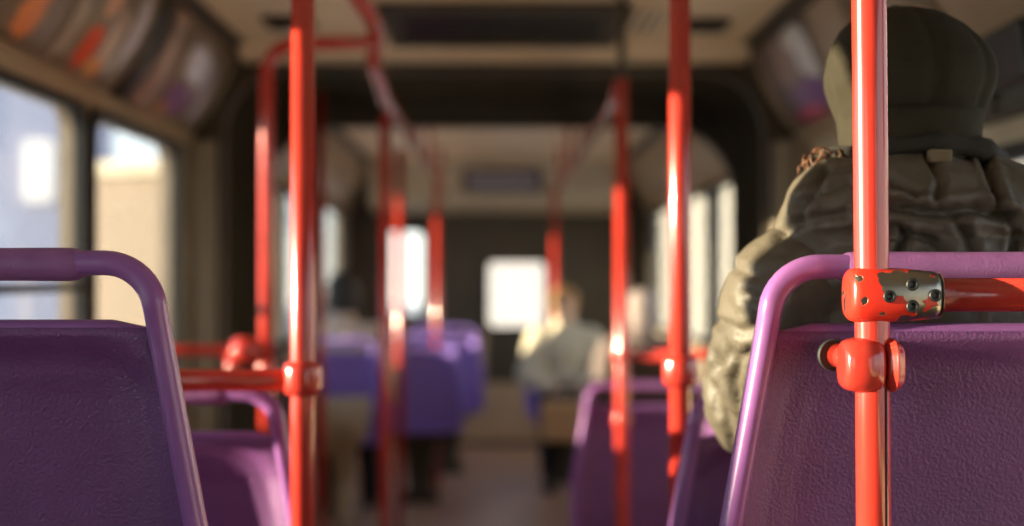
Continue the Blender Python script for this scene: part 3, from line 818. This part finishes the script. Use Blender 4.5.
# --- the hatted passenger in the right foreground seat
olive = mat('olive_puffer_nylon', (.100,.085,.060), .55, bump=.5, bscale=55, bdist=.006, var=.16, vscale=7, spec=.45)
CREASES = [  # seams and folds of the coat's back: (depth, half width, points in photo pixels)
    (.020,5.0,[(884,204),(905,208),(930,213),(955,211),(978,208),(992,213),(1012,216)]), (.012,4,[(985,160),(996,185),(1001,214)]),
    (.011,4,[(828,172),(813,192),(798,222)]), (.010,3.5,[(884,178),(902,188),(918,196)]), (.012,4,[(886,228),(900,225),(906,238),(898,254)]),
    (.008,3.5,[(930,163),(941,182),(936,200)]), (.010,4,[(1010,218),(1016,236),(1012,258)]), (.009,4,[(953,216),(964,234),(974,254)]),
    (.008,4,[(800,203),(828,191),(850,184)]), (.009,4,[(780,236),(810,220),(846,214)]), (.009,4,[(905,232),(930,240),(945,256)]),
    (.011,3.5,[(752,350),(740,360),(736,384),(742,402)]), (.009,3.5,[(722,352),(717,380),(718,412)]), (.008,4,[(733,266),(756,276),(778,270)]),
    (.010,4,[(712,318),(740,331),(772,326)]), (.008,4,[(706,372),(722,366),(735,352)]), (.008,3.5,[(728,412),(733,436),(738,458)]), (.008,4,[(745,296),(765,300),(785,296)])]
def crease_fn(c, n):
    w = c*1.0
    g = c+Vector(loc_p); q = Vector((500+g.x*F/g.y, 275-(g.z-CAMZ)*F/g.y)) if g.y > 1 else Vector((0,0))
    sink = 0
    if n.y < .45:
        for dep, wd, pl in CREASES:
            best = 1e9
            for a_, b_ in zip(pl, pl[1:]):
                a_, b_ = Vector(a_), Vector(b_); ab = b_-a_
                f = max(0, min(1, (q-a_).dot(ab)/ab.dot(ab))); best = min(best, (q-a_-ab*f).length)
            if best < wd*5:
                sink += dep*math.exp(-(best/wd)**2)-.28*dep*math.exp(-((best-2.3*wd)/(1.1*wd))**2)
    a = noise.noise(Vector((w.x*9, w.y*9, w.z*14)))
    b = 1-abs(noise.noise(Vector((w.x*13+4, w.y*13, w.z*20))))*2
    e = 1-abs(noise.noise(Vector((w.x*34+9, w.y*34, w.z*30))))*2
    return (.007*a+.004*max(0,b)+.0022*e)*(.45+.55*smoothstep(-.20,-.10,c.x))-sink*(.6+.4*smoothstep(-.20,-.10,c.x))
SB = .356+.452            # seat surface height of the near seats
JM = sit(head=(-.010,.025,.750), neck=(-.01,-.0,.58), chest=(-.005,-.015,.42), shL=(-.150,-.015,.525), shR=(.165,-.015,.525),
         elL=(-.158,.16,.385), wrL=(-.07,.38,.33), elR=(.22,.06,.30), waist=(0,.03,.26), pelvis=(0,.06,.10))
loc = loc_p = (.495, 1.66, SB-.006)
body, jacket = person('person', 'passenger seen from behind in dark cap and olive puffer jacket, right foreground', loc, 0, JM,
                (M['skin'], olive, M['fleece']), voxel=.006, puff=.016, fnj=crease_fn)
# hood lying on the shoulders
def hood_fn(c, n):
    r = crease_fn(c, n)
    return r
bm = bmesh.new()
uvball(bm, (-.025,-.045,.612), (.140,.085,.070)); uvball(bm, (-.085,-.035,.620), (.085,.085,.060)); uvball(bm, (.050,-.035,.618), (.090,.085,.062))
uvball(bm, (-.012,-.060,.555), (.140,.075,.060)); uvball(bm, (-.01,-.0,.655), (.100,.085,.036))
uvball(bm, (.100,-.02,.590), (.065,.07,.050), Matrix.Rotation(.6,3,'Y')); uvball(bm, (-.105,-.02,.600), (.07,.08,.065))
hood = fuse('hood', bm, .0042, olive, jacket, smooth=4, fn=hood_fn)
# dark knitted lining that shows along the hood's edge, and the tab behind the neck
bm = bmesh.new()
def edge(a): return Vector((-.012+.098*math.sin(a), .012-.088*math.cos(a), .688+.006*math.cos(2*a)))
pts = [edge(-2.2+4.4*k/36) for k in range(37)]
tube(bm, pts, lambda q: .013+.003*math.sin(q*40), 12, ref=Vector((0,0,1)))
from_bm('hood_lining', bm, mat('dark_knit', (.022,.018,.012), .9, bump=.6, bscale=400, bdist=.002), jacket)
bm = bmesh.new(); box(bm, -.022,.004,-.100,-.086,.672,.687); from_bm('hanger_tab', bm, mat('tab_webbing', (.16,.12,.07), .8), jacket, smooth=False, bevel=.003)
# curls at the left of the neck
bm = bmesh.new()
for k in range(46):
    c0 = Vector((-.118+random.uniform(-.018,.022), -.02+random.uniform(-.03,.03), .665+random.uniform(-.022,.022)))
    r0 = random.uniform(.005,.011); ph = random.uniform(0,6.28); ax = Vector((random.uniform(-1,1),random.uniform(-1,1),random.uniform(-1,1))).normalized()
    s = ax.cross(Vector((.3,.5,.8))).normalized(); q = ax.cross(s)
    tube(bm, [c0+s*(r0*math.cos(ph+a*.5))+q*(r0*math.sin(ph+a*.5))+ax*(.0022*a-.011) for a in range(12)], .0014, 5, ref=Vector((.1,.2,.97)))
from_bm('hair', bm, mat('brown_curls', (.12,.05,.02), .6), body)
# cap: full six-panel crown over a narrower band
capm = mat('dark_olive_wool', (.034,.029,.018), .95, bump=.55, bscale=420, bdist=.0016, var=.12, vscale=30, spec=.2)
HC = JM['head']; hx = Vector((-.002,.0,0))
def hat_pt(th, v):
    """v 0 at band edge, 1 at crown top; th measured from the back (-y)"""
    tab = [(0,.077,-.048),(.05,.080,-.030),(.10,.085,-.014),(.16,.0915,.002),(.26,.0975,.020),(.38,.0985,.036),(.50,.0945,.054),(.62,.086,.072),(.74,.071,.090),(.85,.052,.104),(.94,.028,.112),(1.0,.0,.1145)]
    for (a,r0,z0),(b,r1,z1) in zip(tab, tab[1:]):
        if v <= b:
            f = (v-a)/(b-a); r = r0+(r1-r0)*f; z = z0+(z1-z0)*f; break
    fade = smoothstep(0,.15,v)*(1-smoothstep(.93,1,v))
    for k in range(8):
        dth = (th-k*PI/4+PI)%(2*PI)-PI
        r *= 1-.075*fade*math.exp(-(dth/.09)**2)
    r *= 1+.012*noise.noise(Vector((math.cos(th)*2, math.sin(th)*2, v*3)))
    return Vector((r*math.sin(th)-.014*smoothstep(.4,1,v), -r*1.15*math.cos(th)-.004, z))
bm = bmesh.new(); NT, NV = 96, 40; rings = []
for j in range(NV):
    rings.append([bm.verts.new(HC+hat_pt(2*PI*i/NT, j/NV)) for i in range(NT)])
tp = bm.verts.new(HC+hat_pt(0, 1.0))
inner = [bm.verts.new(HC+hat_pt(2*PI*i/NT, 0)*.96) for i in range(NT)]
for A, B in zip([inner]+rings, rings):
    for i in range(NT): bm.faces.new((A[i],A[(i+1)%NT],B[(i+1)%NT],B[i]))
for i in range(NT): bm.faces.new((rings[-1][i], rings[-1][(i+1)%NT], tp))
hat = from_bm('hat', bm, capm, body)
ss = hat.modifiers.new('Solid','SOLIDIFY'); ss.thickness = .002; ss.offset = -1
# ear flap band below the crown
bm = bmesh.new(); rows = []
for j in range(9):
    v = j/8; z = -.012-.066*v
    rows.append([bm.verts.new(HC+Vector(((.083-.006*v)*math.sin(a), -(.106-.004*v)*math.cos(a)-.002, z+.0*v))) for a in [-2.1+4.2*i/48 for i in range(49)]])
for A, B in zip(rows, rows[1:]):
    for i in range(48): bm.faces.new((A[i],A[i+1],B[i+1],B[i]))
band = from_bm('ear_flap', bm, capm, hat); ss = band.modifiers.new('Solid','SOLIDIFY'); ss.thickness = .004
# peak at the front
bm = bmesh.new(); T = []
for i in range(21):
    a = PI+(-1.05+2.1*i/20); row = []
    for j in range(6):
        f = j/5; e = .062*math.cos((a-PI)*1.4)*f
        row.append(bm.verts.new(HC+Vector(((.082)*math.sin(a)*(1-.05*f), -(.095)*math.cos(a)+e, -.006-.022*f*f))))
    T.append(row)
for A, B in zip(T, T[1:]):
    for j in range(5): bm.faces.new((A[j],A[j+1],B[j+1],B[j]))
pk = from_bm('peak', bm, capm, hat); ss = pk.modifiers.new('Solid','SOLIDIFY'); ss.thickness = .004
# crown button
bm = bmesh.new(); uvball(bm, HC+Vector((-.014,.004,.1155)), (.009,.009,.004), None, 14, 8); from_bm('button', bm, capm, hat)

# --- passengers in the front car
beige = mat('beige_coat', (.62,.47,.36), .8, bump=.3, bscale=60, var=.1)
cream = mat('cream_jacket', (.62,.56,.42), .8, bump=.3, bscale=60, var=.1)
darkj = mat('grey_brown_coat', (.16,.12,.11), .8, bump=.3, bscale=60, var=.1)
pb, _ = person('person', 'blurred passenger in beige coat with dark hair on the far left violet seat', (-.87,7.89,.446), 0, sit(elL=(-.205,.08,.25)), (M['skin'], beige, M['fleece']), .010, hair=(mat('dark_hair',(.02,.015,.012),.6),'long'))
pb.scale = (1.0,1.0,1.12)
person('person', 'blurred passenger in cream jacket facing the camera with a tan bag', (.42,9.33,.446), PI, sit(wrx=.12), (M['skin'], cream, M['fleece']), .010, hair=(mat('light_brown_hair',(.38,.20,.07),.6),'short'))
person('person', 'blurred passenger in grey-brown coat seen from behind at the right windows', (.78,7.77,.446), 0, sit(), (M['skin'], darkj, M['fleece']), .010, hair=(mat('grey_hair',(.30,.24,.22),.7),'short'))
# tan bag on the lap
t = thing('handbag', 'tan upright bag held before the knees of the passenger in cream jacket', 'bag', (.42,8.76,.33))
bm = bmesh.new(); prism(bm, rrect(-.17,.17,.0,.24,.04), 'y', -.06,.06); from_bm('bag_body', bm, mat('tan_leather',(.70,.42,.20),.5,bump=.3,bscale=90), t, smooth=False, bevel=.012)
for y in (-.045,.045):
    bm = bmesh.new(); tube(bm, fillet([(-.08,y,.235),(-.07,y,.33),(.07,y,.33),(.08,y,.235)], .05, 6), .006, 10); from_bm('handle', bm, M['fleece'], t)

# ------------------------------------------------------------------ outside
bm = bmesh.new(); box(bm, -60,60,-30,90,-1.2,-.45)
structure(from_bm('ground', bm, mat('pale_paving',(.52,.48,.42),.85,bump=.3,bscale=20,var=.15,vscale=.8), smooth=False))
def building(x0,x1,y0,y1,h,m,label,roofm=None,rz=0):
    t = thing('building', label, 'building', ((x0+x1)/2,(y0+y1)/2,-.45), rz)
    w, d = (x1-x0)/2, (y1-y0)/2
    bm = bmesh.new(); box(bm,-w,w,-d,d,0,h); from_bm('wall', bm, m, t, smooth=False)
    bm = bmesh.new(); box(bm,-w-.12,w+.12,-d-.12,d+.12,h,h+.18); from_bm('roof', bm, roofm or M['cream'], t, smooth=False)
    return t
b1 = building(-26,-7.6,25,28,13,mat_facade('blue_grey_facade',(.33,.35,.46),(.25,.28,.40),2.6,3.1),'pale blue-grey building seen through the left window nearest the camera')
building(-5.6,-3.8,20,21.6,3.22,mat('sand_render',(.32,.25,.185),.9,var=.04),'low sand-coloured kiosk seen through the second left window', rz=-.35)
building(.5,9.5,46,58,4.2,mat('white_render',(.20,.20,.225),.8,var=.05),'white low building straight ahead beyond the far bulkhead', rz=-.75)
building(15,28,14,26,7,mat_facade('stone_facade',(.60,.52,.42),(.35,.36,.40),2.4,3.0),'stone building seen through the right windows')
building(4.6,12,32,40,7,mat('pale_render',(.55,.52,.46),.8,var=.05),'pale building beyond the right windows of the front car', rz=-.6)
t = thing('shop_sign', 'white and pink sign on the pale blue-grey building', 'sign', (P(36,170,24.6).x,24.82,P(36,170,24.6).z))
bm = bmesh.new(); prism(bm, rrect(-.26,.26,-.55,.55,.15), 'y', 0,.13); from_bm('panel', bm, mat_print('pale_sign',(.9,.85,.80),[(.5,.3,.4,.25,(.8,.45,.4))]), t, smooth=False, bevel=.02)
def tree(x, y, h, label):
    t = thing('tree', label, 'tree', (x,y,-.45), 0, 'bare-ish trees outside')
    bm = bmesh.new(); tube(bm, [(0,0,0),(.05,.03,h*.3),(-.04,.05,h*.55),(.02,0,h*.8)], lambda q: .16*(1-.75*q), 10, ref=Vector((0,1,0)))
    for k in range(9):
        a = k*2.4; z = h*(.35+.05*k); tube(bm, [(0,0,z),(math.cos(a)*.5,math.sin(a)*.5,z+.5),(math.cos(a)*1.0,math.sin(a)*1.0,z+1.2)], lambda q: .05*(1-.7*q), 6, ref=Vector((0,1,.01)))
    from_bm('trunk', bm, mat('bark',(.12,.09,.06),.9), t)
    bm = bmesh.new()
    for k in range(1500):
        a = random.uniform(0,6.28); u = random.uniform(-1,1); r = random.random()**.5*h*.26
        c = Vector((r*math.cos(a)*math.sqrt(1-u*u), r*math.sin(a)*math.sqrt(1-u*u), h*.72+u*h*.28))
        n = Vector((random.gauss(0,1),random.gauss(0,1),random.gauss(0,1))).normalized(); s = n.orthogonal().normalized()*.11; q = n.cross(s)
        vs = [bm.verts.new(c+s), bm.verts.new(c+q*.6), bm.verts.new(c-s), bm.verts.new(c-q*.6)]; bm.faces.new(vs)
    from_bm('crown', bm, mat('autumn_leaves',(.26,.20,.08),.8,var=.3), t, smooth=False)
tree(7.0, 17, 6.0, 'tree with olive leaves outside the right windows')

# ------------------------------------------------------------------ light
SUN_AZ = .12        # the sun stands left and a little behind the camera
SUN_EL = .118
d = Vector((1, SUN_AZ, -SUN_EL)).normalized()
sd = bpy.data.lights.new('sun', 'SUN'); sd.energy = 18; sd.color = (1.0,.80,.56); sd.angle = .012
so = bpy.data.objects.new('sun', sd); C.objects.link(so); so.location = (-20,-5,6)
so.rotation_euler = d.to_track_quat('-Z','Y').to_euler()
w = bpy.data.worlds.new('sky'); bpy.context.scene.world = w; w.use_nodes = True; nt = w.node_tree
bg = nt.nodes['Background']; tc = nt.nodes.new('ShaderNodeTexCoord'); sp = nt.nodes.new('ShaderNodeSeparateXYZ')
rp = nt.nodes.new('ShaderNodeValToRGB'); nt.links.new(tc.outputs['Generated'], sp.inputs[0]); nt.links.new(sp.outputs['Z'], rp.inputs[0])
rp.color_ramp.elements[0].position = .0; rp.color_ramp.elements[0].color = (.95,.90,.80,1)
rp.color_ramp.elements[1].position = .5; rp.color_ramp.elements[1].color = (.42,.55,.80,1)
e = rp.color_ramp.elements.new(.12); e.color = (.74,.82,.92,1)
nt.links.new(rp.outputs[0], bg.inputs[0]); bg.inputs[1].default_value = 1.95

# ------------------------------------------------------------------ camera
cd = bpy.data.cameras.new('camera'); cam = bpy.data.objects.new('camera', cd); C.objects.link(cam)
cam.location = (0,0,CAMZ); cd.sensor_width = 36; cd.lens = F*36/1024; cd.clip_start = .05; cd.clip_end = 300
yaw = math.atan(12/F); pitch = math.atan(12/F)
cam.rotation_euler = (PI/2+pitch, 0, -yaw)
cd.dof.use_dof = True; cd.dof.focus_distance = 1.40; cd.dof.aperture_fstop = 2.3; cd.dof.aperture_blades = 0
sc = bpy.context.scene; sc.camera = cam
sc.view_settings.view_transform = 'Standard'; sc.view_settings.look = 'None'; sc.view_settings.gamma = 1; sc.view_settings.use_curve_mapping = False
sc.view_settings.exposure = 0.32
sc.cycles.use_denoising = True
sc.cycles.max_bounces = 8; sc.cycles.transparent_max_bounces = 12; sc.cycles.sample_clamp_indirect = 6
